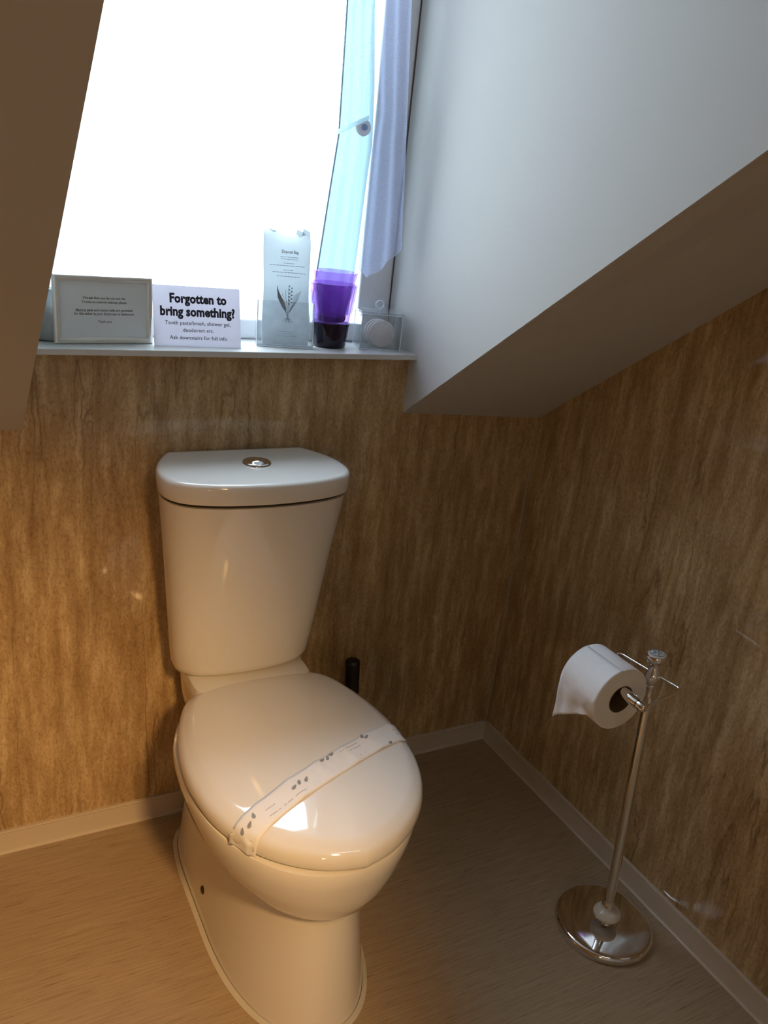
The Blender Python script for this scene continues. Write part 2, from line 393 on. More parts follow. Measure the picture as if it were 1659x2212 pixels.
# floor sealant
bm = bmesh.new()
a = outline(TX, -.36, .1375, -.6405, -.05, 2.25, 5, .0006); b = outline(TX, -.36, .146, -.6495, -.045, 2.25, 5, .0006)
a2 = [(x, y, .005) for x, y, z in a]
A = [bm.verts.new(p) for p in a2]; Bv = [bm.verts.new(p) for p in b]
for i in range(NR): bm.faces.new((A[i], A[(i+1) % NR], Bv[(i+1) % NR], Bv[i]))
for v in bm.verts: v.co.x -= TX; v.co.y -= TY
link('sealant_bead', bm, CAULK, toilet, True)
# bolt hole on the flank: a dark cap painted as its shade
bm = bmesh.new(); lathe(bm, [(.008, -.004), (.008, .0015), (.0065, .002)], 16, (-.129, .04, .06), axis=(-1, -.1, .15))
link('bolt_hole_shade', bm, simple('dark bolt hole', (.04, .025, .012), .6), toilet, True, 40)['label'] = 'fixing hole with its shade as a dark spot'
# cistern
def chw(tab, y): return interp(tab, -y)
LID = [(.015, .140), (.04, .156), (.07, .171), (.10, .180), (.135, .1835), (.165, .180), (.187, .168), (.202, .150), (.214, .122), (.223, .085), (.2285, .042), (.230, 0)]
def dshape(cx, sx, yb, yf, z, inset=0):
    """D outline of the cistern scaled to reach from yb to yf with the half width sx"""
    pts = []; T = LID; k = sx/.1835; a = (yb-yf)/(.230-.015)
    def P(d, h): return (h*k, yb-(d-.015)*a)
    fine = []
    for (d0, h0), (d1, h1) in zip(T, T[1:]):
        for j in range(4): t = j/4; fine.append((d0+(d1-d0)*t, h0+(h1-h0)*t))
    fine.append(T[-1])
    # smooth
    for _ in range(6):
        fine = [fine[0]]+[((a0[0]+2*b0[0]+c0[0])/4, (a0[1]+2*b0[1]+c0[1])/4) for a0, b0, c0 in zip(fine, fine[1:], fine[2:])]+[fine[-1]]
    right = [P(d, h) for d, h in fine]
    out = [(cx+x, y, z) for x, y in right]+[(cx-x, y, z) for x, y in right[::-1][1:]]
    mx = sum(p[0] for p in out)/len(out); my = (yb+yf)/2
    if inset:
        hw = sx; L = (yb-yf)/2
        out = [(cx+(p[0]-cx)*(1-inset/hw), my+(p[1]-my)*(1-inset/L), z) for p in out]
    return out
CX = -.757
cs = [(.4305, .118, -.135), (.434, .132, -.148), (.442, .140, -.158), (.456, .1445, -.164), (.50, .149, -.171), (.60, .158, -.188), (.70, .167, -.204), (.79, .1765, -.2195), (.8195, .180, -.2255)]
bm = bmesh.new(); loft(bm, [dshape(CX, hw, -.010, yf, z) for z, hw, yf in cs])
for v in bm.verts: v.co.x -= TX; v.co.y -= TY
cist = link('cistern', bm, CERAMIC, toilet, True, 45)
bm = bmesh.new()
lp = [(.8270, .005), (.8275, .0012), (.8300, 0), (.856, -.0005), (.8605, .0008), (.8638, .0035), (.8652, .0075), (.8656, .014)]
loft(bm, [dshape(CX, .1835, -.008, -.231, z, ins) for z, ins in lp])
for v in bm.verts: v.co.x -= TX; v.co.y -= TY
cl = link('cistern_lid', bm, CERAMIC, toilet, True, 50)
bm = bmesh.new(); loft(bm, [dshape(CX, .1755, -.012, -.219, z) for z in (.8190, .8272)])
for v in bm.verts: v.co.x -= TX; v.co.y -= TY
link('lid_gap_shade', bm, DARKGAP, toilet)  # dark slab standing for the shade line under the cistern lid
# flush button: ring, concave dish and domed centre
bm = bmesh.new()
lathe(bm, [(.0275, -.002), (.0275, .0015), (.026, .0035), (.0235, .0045), (.0205, .0035), (.0185, .002), (.017, .0025), (.0145, .0052), (.010, .0075), (.005, .0085), (.0004, .0088)], 48, (-.748-TX, -.106-TY, .866))
fb = link('flush_button', bm, CHROME, toilet, True, 60); fb['label'] = 'round chrome flush button'
# thin seat ring, coloured dark as the shade in the gap, and lid
SEAT = [(.147, .095), (.157, .125), (.175, .147), (.20, .163), (.24, .179), (.30, .197), (.36, .2055), (.42, .2065), (.48, .199), (.53, .184), (.58, .158), (.62, .123), (.65, .082), (.668, .044), (.676, 0)]
def seat_outline(z, inset, n=NR):
    cx = -.745; ps = []; f = []
    for (d0, h0), (d1, h1) in zip(SEAT, SEAT[1:]):
        for j in range(5): t = j/5; f.append((d0+(d1-d0)*t, h0+(h1-h0)*t))
    f.append(SEAT[-1]); back = [(SEAT[0][0]-.006, SEAT[0][1]*t/4) for t in range(0, 4)]
    f = back+f
    for _ in range(14):
        f = [f[0]]+[((a[0]+2*b[0]+c[0])/4, (a[1]+2*b[1]+c[1])/4) for a, b, c in zip(f, f[1:], f[2:])]+[f[-1]]
    full = [(cx+h, -d) for d, h in f]+[(cx-h, -d) for d, h in f[::-1][1:-1]]
    cy = -.41; out = []
    for x, y in full:
        dx, dy = x-cx, y-cy; L = math.hypot(dx, dy); k = max(0, (L-inset)/L); out.append((cx+dx*k, cy+dy*k, z))
    return out
bm = bmesh.new(); loft(bm, [seat_outline(.3855, .012), seat_outline(.387, .007), seat_outline(.392, .007), seat_outline(.393, .012)])
for v in bm.verts: v.co.x -= TX; v.co.y -= TY
link('seat_ring_shade', bm, DARKGAP, toilet)
bm = bmesh.new()
lr = [(.389, .010), (.3895, .004), (.391, .0012), (.395, 0), (.402, .0002), (.410, .0022), (.4160, .0065), (.4200, .0115), (.4235, .0175)]
lr += [(.4452-.0226*(1-i/.2)**2.2, i) for i in (.024, .032, .042, .054, .068, .084, .102, .125, .15, .18, .197)]
rings = [seat_outline(z, i) for z, i in lr]; loft(bm, rings)
for v in bm.verts: v.co.x -= TX; v.co.y -= TY
slid = link('seat_lid', bm, SEATM, toilet, True, 60)
for s in (-1, 1):
    bm = bmesh.new(); lathe(bm, [(.011, -.02), (.011, .02)], 20, (s*.075+.012, -.138-TY, .405), axis=(1, 0, 0)); link('hinge', bm, SEATM, toilet, True, 40)

# paper band over the lid
bvh_bm = bmesh.new(); bvh_bm.from_mesh(slid.data); bvh = BVHTree.FromBMesh(bvh_bm)
def top(x, y):
    h = bvh.ray_cast(Vector((x-TX, y-TY, 1)), Vector((0, 0, -1))); return h[0].z if h[0] else None
A0 = Vector((-.9300, -.5760)); B0 = Vector((-.5230, -.4080))
dr = (B0-A0).normalized(); pr = Vector((-dr.y, dr.x)); LEN = (B0-A0).length
NS, NW, WID = 110, 8, .050
def band_pt(s, wv, lift=.0006):
    c = A0+dr*(s*(LEN+.12)-.06)
    wob = .0007*math.sin(s*9+1)
    return c+pr*(wv*WID/2*(1+.03*math.sin(s*17+wv))+wob)
def drape(p, k):
    """height of the band at p; outside the lid it hangs down the rim"""
    z = top(p.x, p.y)
    if z is None: return None
    cr = .0016*max(0, math.sin(k*38+p.x*30))**3+.0012*max(0, math.sin(k*17+2))**4+.0009*mnoise.noise(Vector((p.x*60, p.y*60, 0)))
    return z+.0012+cr
bm = bmesh.new(); cols = []
for j in range(NW+1):
    wv = -1+2*j/NW; seq = []
    for i in range(NS+1):
        s = i/NS; p = band_pt(s, wv); z = drape(p, s)
        if z is not None: seq.append(Vector((p.x, p.y, z)))
    a, b = seq[0], seq[-1]; d = Vector((dr.x, dr.y, 0))
    n0 = [a-d*.003+Vector((0, 0, zz-a.z)) for zz in (.3835, .390, .398, .406)]
    n1 = [b+d*.003+Vector((0, 0, zz-b.z)) for zz in (.406, .398, .388, .380+.001*math.sin(wv*3))]
    seq = n0+seq+n1
    # resample
    Ls = [0]
    for u_, v_ in zip(seq, seq[1:]): Ls.append(Ls[-1]+(v_-u_).length)
    res = []
    for i in range(NS+1):
        t = Ls[-1]*i/NS; k = max(0, min(len(Ls)-2, next((m for m in range(len(Ls)-1) if Ls[m+1] >= t), len(Ls)-2)))
        f = (t-Ls[k])/max(1e-9, Ls[k+1]-Ls[k]); res.append(seq[k].lerp(seq[k+1], f))
    cols.append([bm.verts.new(p) for p in res])
for a, b in zip(cols, cols[1:]):
    for i in range(NS): bm.faces.new((a[i], a[i+1], b[i+1], b[i]))
origin = Vector((-.7, -.52, .43))
grid = [[v.co.copy() for v in c] for c in cols]
for v in bm.verts: v.co -= origin
band = link('paper_band', bm, BANDP, None, True, loc=origin)
md = band.modifiers.new('thick', 'SOLIDIFY'); md.thickness = .0004; md.offset = 1
tag(band, 'white paper hygiene band with grey leaf prints across the toilet lid', 'paper band')
def on_band(s, wv):
    fi = s*NS; i = min(NS-1, int(fi)); fj = (wv+1)/2*NW; j = min(NW-1, max(0, int(fj))); u_, v_ = fi-i, fj-j
    p = grid[j][i].lerp(grid[j][i+1], u_).lerp(grid[j+1][i].lerp(grid[j+1][i+1], u_), v_)
    n = (grid[j][i+1]-grid[j][i]).cross(grid[j+1][i]-grid[j][i]).normalized()
    if n.z < 0: n = -n
    return p+n*.0011
TL = LEN+.06
def leaf(bm, s, wv, ln, wd, ang):
    pts = []
    for k in range(12):
        t = 2*PI*k/12; x = math.cos(t)*ln/2; y = math.sin(t)*wd/2*(1-.45*math.cos(t))
        X = x*math.cos(ang)-y*math.sin(ang); Y = x*math.sin(ang)+y*math.cos(ang)
        pts.append(on_band(max(0, min(1, s+X/TL)), max(-1, min(1, wv+Y/(WID/2))))-origin)
    bm.faces.new([bm.verts.new(p) for p in pts])
for s, wv in ((.07, .25), (.10, .1), (.13, .35), (.305, .1), (.335, .25), (.365, .15), (.475, .75), (.50, .7), (.525, .8), (.70, .85), (.715, .6), (.80, -.8), (.93, .3), (.95, .0)):
    bm = bmesh.new(); leaf(bm, s, wv, .0125, .0062, random.uniform(.2, 1.5)); link('leaf_print', bm, MIDINK, band)
bm = bmesh.new()
for s0, s1, wv in ((.16, .34, -.55), (.17, .22, .0), (.56, .66, .55), (.60, .66, .2), (.62, .66, -.6), (.84, .94, -.3), (.85, .93, .15)):
    n = int((s1-s0)/.006)
    for k in range(n):
        if random.random() < .2: continue
        a = s0+(s1-s0)*k/n; q = [on_band(a, wv), on_band(a+.0045, wv), on_band(a+.0045, wv+.05), on_band(a, wv+.05)]
        bm.faces.new([bm.verts.new(p-origin) for p in q])
link('small_print', bm, MIDINK, band)['kind'] = 'stuff'

# ------------------------------------------------------------------ toilet brush behind the pan
tb = empty('toilet_brush', (-.455, -.068, 0)); tag(tb, 'black toilet brush whose handle shows behind the toilet lid', 'brush')
bm = bmesh.new(); lathe(bm, [(.040, 0), (.043, .004), (.041, .14), (.038, .145), (.020, .147)], 32); link('brush_pot', bm, BLACKP, tb, True, 40)
bm = bmesh.new(); tube(bm, [(0, 0, .14), (-.004, .002, .18), (-.012, .008, .30), (-.0140, .010, .35), (-.0143, .010, .356), (-.0145, .010, .359)], [.010, .014, .0172, .0175, .0165, .012], 24)
link('brush_handle', bm, BLACKP, tb, True, 50)

# ------------------------------------------------------------------ free-standing roll holder
HB = Vector((-.135, -.645, 0)); hd = empty('toilet_roll_holder', HB); tag(hd, 'chrome free-standing toilet roll holder with round base by right wall', 'toilet roll holder')
bm = bmesh.new(); lathe(bm, [(.098, 0), (.1, .002), (.1, .010), (.0985, .0145), (.095, .0175), (.089, .0185), (.05, .0188), (.002, .019)], 96); link('base', bm, CHROME, hd, True, 60)
P0 = Vector((-.004, -.006, .019)); P1 = Vector((-.0185, .016, .60)); ax = (P1-P0).normalized()
def at(t): return P0+(P1-P0)*t
bm = bmesh.new(); lathe(bm, [(.012, 0), (.010, .003), (.0065, .006), (.0065, .012), (.009, .014)], 24, P0, axis=ax); link('foot_collar', bm, CHROME, hd, True, 50)
bm = bmesh.new(); lathe(bm, [(.010, .012), (.020, .014), (.0265, .019), (.028, .024), (.0265, .029), (.020, .034), (.012, .037)], 40, P0, axis=ax)
link('porcelain_bead', bm, CERWHITE, hd, True, 60)['label'] = 'cream porcelain bead'
bm = bmesh.new(); lathe(bm, [(.012, .036), (.0135, .039), (.012, .043), (.0135, .046), (.0120, .050), (.0105, .054), (.0098, .058), (.0098, .30), (.0096, .50), (.0096, .525), (.0075, .530), (.0075, .548), (.0095, .553), (.011, .556), (.0095, .560)], 32, P0, axis=ax)
link('pole', bm, CHROME, hd, True, 50)
bm = bmesh.new(); lathe(bm, [(.008, .558), (.0125, .566), (.015, .575), (.0125, .584), (.008, .592), (.007, .597), (.010, .602), (.0155, .606), (.0182, .612), (.0186, .617), (.0172, .620)], 36, P0, axis=ax)
link('finial', bm, CHROME, hd, True, 50)
bm = bmesh.new(); lathe(bm, [(.0165, .619), (.016, .6215), (.012, .6235), (.001, .6242)], 36, P0, axis=ax)
fin = link('finial_disc', bm, simple('porcelain disc', (.62, .62, .62), .2, var=.05), hd, True, 40); fin['label'] = 'porcelain disc with grey floral print'
bm = bmesh.new()
tc = P0+ax*.6248
tube(bm, [tc+Vector((.0130*math.cos(t), .0130*math.sin(t), -.0012)) for t in [2*PI*k/32 for k in range(32)]], .0006, 6, True)
for k in range(5):
    a = 2*PI*k/5+.3; tube(bm, [tc+Vector((.003*math.cos(a), .003*math.sin(a), -.0004)), tc+Vector((.0065*math.cos(a+.35), .0065*math.sin(a+.35), -.0004)), tc+Vector((.010*math.cos(a), .010*math.sin(a), -.0006))], .0008, 6)
link('floral_print', bm, GREYINK, fin)
# wire yoke: back side through the finial, short sides running to the roller
WZ = .597; xb = -.0175
near = Vector((-.096, -.045, .580)); far = Vector((-.096, .106, .580))
ysh = [near, (xb+.012, -.042, WZ), (xb-.006, .100, WZ), far]
bm = bmesh.new(); tube(bm, rounded(ysh, .010), .0033, 12); link('yoke', bm, CHROME, hd, True, 50)
bm = bmesh.new(); rx = near
tube(bm, [near+Vector((0, -.004, 0)), near+Vector((0, -.001, 0)), near+Vector((0, .006, 0)), near+Vector((0, .012, 0)), near+Vector((0, .014, 0))], [.005, .0085, .0098, .0095, .007], 24)
tube(bm, [near+Vector((0, .014, 0)), near+Vector((0, .019, 0)), far], [.0095, .0105, .0105], 24)
link('roller', bm, CHROME, hd, True, 40)

# toilet roll on the roller (axis along y)
RC = Vector((-.135-.096, -.645+.056, .5645)); RR, RH, RL2 = .0615, .0260, .0475
roll = empty('toilet_roll', RC); tag(roll, 'white toilet roll with a loose hanging sheet on the chrome holder', 'toilet roll')
bm = bmesh.new(); n = 72
th0 = PI  # sheet leaves at -x side, going down
def ringy(r, y): return [bm.verts.new((r*math.cos(2*PI*i/n), y, r*math.sin(2*PI*i/n))) for i in range(n)]
R1_, R2_, R3_, R4_ = ringy(RR-.001, -RL2), ringy(RR, -RL2+.001), ringy(RR, RL2-.001), ringy(RR-.001, RL2)
for a, b in ((R1_, R2_), (R2_, R3_), (R3_, R4_)):
    for i in range(n): bm.faces.new((a[i], a[(i+1) % n], b[(i+1) % n], b[i]))
link('tissue_wrap', bm, PAPER, roll, True)
rr_ = [RH+.001+(RR-.002-RH)*k/6 for k in range(7)]
for sgn in (-1, 1):
    bm = bmesh.new(); rs = [ringy(r, sgn*(RL2+(.0006 if k % 2 else 0))) for k, r in enumerate(rr_)]
    for a, b in zip(rs, rs[1:]):
        for i in range(n): bm.faces.new((a[i], a[(i+1) % n], b[(i+1) % n], b[i]))
    e = ringy(RR-.001, sgn*(RL2-.0002))
    for i in range(n): bm.faces.new((rs[-1][i], rs[-1][(i+1) % n], e[(i+1) % n], e[i]))
    link('roll_end', bm, TISSUE_END, roll, True, 40)
bm = bmesh.new()
a, b, c, d = ringy(RH, -RL2-.0005), ringy(RH, RL2+.0005), ringy(RH+.0012, RL2+.0005), ringy(RH+.0012, -RL2-.0005)
for p, q in ((a, b), (b, c), (c, d), (d, a)):
    for i in range(n): bm.faces.new((p[i], p[(i+1) % n], q[(i+1) % n], q[i]))
link('cardboard_core', bm, CARDTUBE, roll, True, 40)
# loose sheet
bm = bmesh.new(); ny = 20; rows = []
path = [(RR*math.cos(t)-.0006*1, RR*math.sin(t)) for t in [PI*.55+PI*.45*k/10 for k in range(11)]]
for k in range(1, 15): path.append((-RR-.0008-.001*math.sin(k*.5), -.0060*k))
for pi_, (x, z) in enumerate(path):
    row = []
    for j in range(ny+1):
        y = -RL2+2*RL2*j/ny; hang = max(0, pi_-10)/14
        # torn, slanting edge: the near corner lifts and curls
        u_ = 1-j/ny
        zz = z*(1-.72*u_**.8) if z < 0 else z
        xx = x+hang*(.003*math.sin(j*.8)+.012*u_)-(.0008 if z > 0 else 0)
        row.append(bm.verts.new((xx, y, zz)))
    rows.append(row)
for a, b in zip(rows, rows[1:]):
    for j in range(ny): bm.faces.new((a[j], a[j+1], b[j+1], b[j]))
sh = link('loose_sheet', bm, PAPER, roll, True); md = sh.modifiers.new('t', 'SOLIDIFY'); md.thickness = .0005

# ------------------------------------------------------------------ things on the sill
# framed notice
FW, FH, FT = .1755, .1185, .012
fr = empty('photo_frame', (-1.0017, .0275, SILLZ+.0002), (-.05, 0, .1223)); tag(fr, 'silver framed printed notice on the left end of the window sill', 'picture frame')
bm = bmesh.new()
def mitre(bm, w, h, fw, y0, y1, inner_y):
    o = [(-w/2, 0), (w/2, 0), (w/2, h), (-w/2, h)]
    def inset(k): return [(-w/2+k, k), (w/2-k, k), (w/2-k, h-k), (-w/2+k, h-k)]
    prof = [(0, y1), (0, y0+.003), (.0015, y0+.001), (.004, y0), (fw-.004, y0), (fw-.0025, y0+.0015), (fw-.0005, inner_y), (fw, inner_y+.002), (fw, y1)]
    rs = [[bm.verts.new((x, y, z)) for x, z in inset(k)] for k, y in prof]
    rs.append(rs[0])
    for a, b in zip(rs, rs[1:]):
        for i in range(4): bm.faces.new((a[i], a[(i+1) % 4], b[(i+1) % 4], b[i]))
mitre(bm, FW, FH, .0115, -.010, .0, -.005); link('frame', bm, FRAMEM, fr)
link('notice', B(-FW/2+.010, FW/2-.010, -.0035, -.0005, .010, FH-.010), NOTE, fr)
bm = bmesh.new(); prism(bm, [(-.02, .0005, .085), (.02, .0005, .085), (.028, .04, .004), (-.028, .04, .004)], (0, .002, .001)); link('easel_back', bm, simple('black frame backing', (.03, .03, .03), .7), fr)
lines = [('We ask that you do not use the', .0775), ('Towels to remove makeup please', .0705), ('Makeup pads and cotton balls are provided', .0565), ('for this either in your Bedroom or bathroom', .0500), ('Thank you', .0365)]
for s, z in lines: text_mesh('lettering', s, .0063, fr, GREYINK, (.001, -.0037, z), bold=.00008, sx=.92)
# white card
cd_ = empty('card_sign', (-.8333, .0100, SILLZ+.0002), (-.2875, 0, -.0643)); tag(cd_, 'white card printed Forgotten to bring something, leaning on the sill', 'sign')
CW, CH = .1634, .1113
link('card', B(-CW/2, CW/2, 0, .0008, 0, CH), CARD, cd_)
text_mesh('lettering', 'Forgotten to', .0235, cd_, PRINT, (.002, -.0002, .0805), bold=.0010, sx=.86, spacing=1.02)
text_mesh('lettering', 'bring something?', .0235, cd_, PRINT, (.001, -.0002, .0565), bold=.0010, sx=.86, spacing=1.02)
text_mesh('lettering', 'Tooth paste/brush, shower gel,', .0098, cd_, PRINT, (.001, -.0002, .0400), bold=.00006, sx=.94, spacing=1.05)
text_mesh('lettering', 'deodorant etc.', .0098, cd_, PRINT, (.001, -.0002, .0270), bold=.00006, sx=.94, spacing=1.05)
text_mesh('lettering', 'Ask downstairs for full info', .0098, cd_, PRINT, (.001, -.0002, .0130), bold=.00006, sx=.94, spacing=1.05)

# acrylic leaflet holder with bags
ah = empty('leaflet_holder', (-.6550, .0235, SILLZ+.0002), (0, 0, -.22)); tag(ah, 'clear acrylic leaflet holder standing left of the purple tumblers', 'leaflet holder')
AW, AH_ = .112, .088
lean = .20
bm = bmesh.new()
def sheet(bm, x0, x1, y, z0, z1, t=.002, ln=0):
    prism(bm, [(x0, y+z0*ln, z0), (x1, y+z0*ln, z0), (x1, y+z1*ln, z1), (x0, y+z1*ln, z1)], (0, t, 0))
sheet(bm, -AW/2, AW/2, -.004, 0, AH_, ln=lean); link('front_panel', bm, ACRYL, ah)
bm = bmesh.new(); sheet(bm, -AW/2, AW/2, .026, 0, .112, ln=lean); link('back_panel', bm, ACRYL, ah)
for s in (-1, 1):
    x = s*(AW/2-.001); bm = bmesh.new()
    prism(bm, [(x-.001, -.002, 0), (x-.001, .026, 0), (x-.001, .026+AH_*lean, AH_), (x-.001, -.002+AH_*lean, AH_)], (.002, 0, 0)); link('side_panel', bm, ACRYL, ah)
link('floor_panel', B(-AW/2+.002, AW/2-.002, -.002, .026, .0005, .0025), ACRYL, ah)
EDGE = simple('bright acrylic edge', (.75, .85, .92), .1, var=.05)  # pale solid colour stands for light caught by the clear acrylic
bm = bmesh.new()
for s in (-1, 1): tube(bm, [(s*AW/2, -.004, .001), (s*AW/2, -.004+AH_*lean, AH_)], .0010, 6)
tube(bm, [(-AW/2, -.0045, .0012), (AW/2, -.0045, .0012)], .0012, 6); link('edge_glint', bm, EDGE, ah)  # rods painted as the glint along the panel edges
# paper bag: gusseted flat bag, crinkled open top
BW, BH = .0935, .213
bag = empty('paper_bag', (-.6500, .0325, SILLZ+.0045), (-.197, 0, -.16)); tag(bag, 'tall white paper disposal bag with a plant drawing, in the acrylic holder', 'paper bag')
bm = bmesh.new(); nx, nz = 12, 26
def bagv(i, k, back):
    u_ = i/nx; v_ = k/nz; x = -BW/2+BW*u_; z = BH*v_
    if v_ > .92: z += .004*math.sin(u_*23+back*2)*(v_-.92)/.08+(.004 if u_ < .3 else -.005*(u_-.5))*(v_-.92)/.08
    bulge = .0045*math.sin(PI*u_)**.6*(.5+.5*v_)
    y = (bulge+.006 if back else -bulge)+.0010*mnoise.noise(Vector((x*50, z*30, back*5)))+(0 if u_ < .62 else -.0012*math.cos((u_-.62)*8))
    xs = x*(1+.02*math.sin(v_*9))
    return bm.verts.new((xs, y, z))
F_ = [[bagv(i, k, 0) for i in range(nx+1)] for k in range(nz+1)]
K_ = [[bagv(i, k, 1) for i in range(nx+1)] for k in range(nz+1)]
for G in (F_, K_):
    for k in range(nz):
        for i in range(nx): bm.faces.new((G[k][i], G[k][i+1], G[k+1][i+1], G[k+1][i]))
for k in range(nz):
    for i in (0, nx): bm.faces.new((F_[k][i], F_[k+1][i], K_[k+1][i], K_[k][i]))
for i in range(nx): bm.faces.new((F_[0][i], K_[0][i], K_[0][i+1], F_[0][i+1]))
link('bag_body', bm, BAGP, bag, True, 50)
for x, w_, h_, a in ((-.028, .012, .010, .1), (.030, .014, .012, -.5), (.040, .010, .015, .7)):
    bm = bmesh.new(); prism(bm, [(x-w_, .006, BH-.004), (x+w_*.8, .006, BH-.004), (x+w_*.5+a*.004, .009, BH+h_*.6), (x-w_*.6, .010, BH+h_)], (0, .0004, 0)); link('torn_flap', bm, BAGP, bag)
YB = -.0068
text_mesh('lettering', 'Disposal Bag', .0085, bag, GREYINK, (0.004, YB, .176), bold=.0001, sx=.78)
def rules(bm, rows_):
    for zc, x0, x1 in rows_:
        x = x0
        while x < x1:
            L_ = random.uniform(.002, .006); box(bm, x, min(x+L_, x1), YB, YB+.0002, zc, zc+.0010); x += L_+.0012
bm = bmesh.new(); rules(bm, [(.168, -.015, .022), (.164, -.014, .021), (.156, -.008, .012), (.1515, -.036, .034), (.143, -.008, .011), (.1385, -.030, .036), (.131, -.022, .026), (.024, -.012, .016), (.020, -.008, .012), (.0155, -.016, .020)])
link('small_print', bm, MIDINK, bag)['kind'] = 'stuff'
# plant drawing: stems with a spray of bells between two big leaves
bm = bmesh.new()
def flat_leaf(bm, pts):
    bm.faces.new([bm.verts.new((x, YB-.0001, z)) for x, z in pts])
cx = .002
flat_leaf(bm, [(cx-.004, .062), (cx-.012, .072), (cx-.021, .090), (cx-.023, .114), (cx-.018, .100), (cx-.010, .086), (cx-.003, .070)])
for k in range(9):
    t = k/8; tube(bm, [(cx+.002+.001*t, YB, .062), (cx+.010+.010*t, YB, .082+.006*t), (cx+.016+.010*t-.004*(1-t), YB, .096+.010*t)], .00025, 4)
for x0, x1, z1 in ((0, -.006, .105), (0, .001, .112), (.001, .006, .108), (-.001, -.012, .098)):
    tube(bm, [(cx+x0, YB, .050), (cx+x0+(x1-x0)*.5, YB, .080), (cx+x1, YB, z1)], .0004, 5)
for k in range(11):
    z = .078+.0034*k; x = cx+.0035+(.0042 if k % 2 else -.001)
    lathe(bm, [(.0003, -.0003), (.0014, 0), (.0010, .0022), (.0002, .003)], 8, (x, YB+.0012, z))
for k in range(9): tube(bm, [(cx-.010+.0024*k, YB, .044+.003*math.sin(k*2)), (cx-.004+.001*k, YB, .051)], .0005, 4)
link('plant_print', bm, GREYINK, bag)['label'] = 'grey botanical drawing'

# nested purple tumblers
def tumbler(name, c, rb, rt_, z0, h, label, base_h):
    t = empty(name, (c[0], c[1], z0)); tag(t, label, 'tumbler', 'purple tumblers stacked on the sill')
    bm = bmesh.new(); n = 60; prof = []
    m = 26
    def ring(r, z, ph, amp):
        out = []
        for i in range(n):
            a = 2*PI*i/n; rr = r*(1+amp*math.sin(a*10+math.sin(z*150+ph)*1.4)*math.cos(z*260+a*2)); out.append((rr*math.cos(a), rr*math.sin(a), z))
        return out
    outer = [ring(rb+(rt_-rb)*(base_h+(h-base_h)*k/m)/h, base_h+(h-base_h)*k/m, 0, .009*(1 if k < m-2 else .2)) for k in range(m+1)]
    inner = [ring(rb-.003+(rt_-rb)*(base_h+(h-base_h)*k/m)/h, base_h+(h-base_h)*k/m+(.0005 if k == m else 0), 1, .004) for k in range(m+1)]
    loft(bm, outer+inner[::-1], False, True)
    link('glass_wall', bm, PURPLE, t, True, 60)
    bm = bmesh.new()
    rb_ = [ring(rb*.93, 0, 0, 0), ring(rb*.985, .002, 0, .0)]+[ring(rb+(rt_-rb)*(base_h*k/8)/h, max(.004, base_h*k/8), 0, .016) for k in range(1, 9)]
    rb_ += [ring(rb-.002+(rt_-rb)*base_h/h, base_h+.0002, 0, 0), ring(rb*.5, base_h-.003, 0, 0)]
    loft(bm, rb_); link('thick_base', bm, DEEP, t, True, 60)['label'] = 'thick almost black glass base'
    return t
TC = (-.5475, .0500)
tumbler('tumbler', TC, .0345, .0500, SILLZ+.0002, .128, 'outer purple glass tumbler standing on the sill, lower of the nested pair', .050)
tumbler('tumbler', (TC[0]+.001, TC[1]), .0285, .0475, SILLZ+.052, .100, 'inner purple glass tumbler set inside the other, its rim higher', .012)

# clear acrylic box with ring handle
bx = empty('cotton_pad_box', (-.4375, .046, SILLZ+.0002), (0, 0, -.25)); tag(bx, 'clear acrylic lidded box with ring handle holding cotton pads, beside tumblers', 'box')
HWB, HD, HH = .0435, .036, .074
def acp(name, *a): return link(name, B(*a, bev=.0006), ACRYL, bx)
acp('front_panel', -HWB, HWB, -HD, -HD+.002, 0, HH); acp('back_panel', -HWB, HWB, HD-.002, HD, 0, HH)
acp('side_panel', -HWB, -HWB+.002, -HD+.002, HD-.002, 0, HH); acp('side_panel', HWB-.002, HWB, -HD+.002, HD-.002, 0, HH)
acp('floor_panel', -HWB+.002, HWB-.002, -HD+.002, HD-.002, .0, .002)
ld = acp('box_lid', -HWB-.002, HWB+.002, -HD-.002, HD+.002, HH, HH+.0035)
bm = bmesh.new(); ringp = [(.0085*math.cos(t), 0, HH+.0035+.0115+.0085*math.sin(t)) for t in [2*PI*k/28 for k in range(28)]]
tube(bm, ringp, .0018, 10, True); lathe(bm, [(.003, HH+.003), (.003, HH+.007)], 12); link('ring_handle', bm, EDGE, bx, True)
bm = bmesh.new()
for z in (.001, HH-.001):
    tube(bm, rounded([(-HWB, -HD, z), (HWB, -HD, z), (HWB, HD, z), (-HWB, HD, z), (-HWB, -HD+.001, z)], .004, 3), .0010, 6)
for sx_ in (-1, 1):
    for sy_ in (-1, 1): tube(bm, [(sx_*HWB, sy_*HD, 0), (sx_*HWB, sy_*HD, HH)], .0008, 6)
link('edge_glint', bm, EDGE, bx)  # pale rods again as edge glint
# cotton pads standing on edge inside, and cotton balls
RZ = Matrix.Rotation(-.25, 4, 'Z')
cp_specs = [(-.002, .012, 'rearmost'), (.001, .0, 'middle'), (.003, -.0125, 'frontmost')]
for k, (dx, dy, wh) in enumerate(cp_specs):
    p = Vector((-.4375, .046, SILLZ+.0022+.0285+.0003))+RZ @ Vector((dx+.004, dy, 0))
    bm = bmesh.new(); lathe(bm, [(.0260, -.0034), (.0283, -.0022), (.0285, 0), (.0283, .0022), (.0260, .0034)], 36, axis=(0, 1, 0))
    o = link('cotton_pad', bm, COTTON, None, True, 60, loc=p); o.rotation_euler = (0, 0, -.25)
    tag(o, wh+' of three round white cotton pads standing inside the clear box', 'cotton pad', 'cotton pads in the clear box')

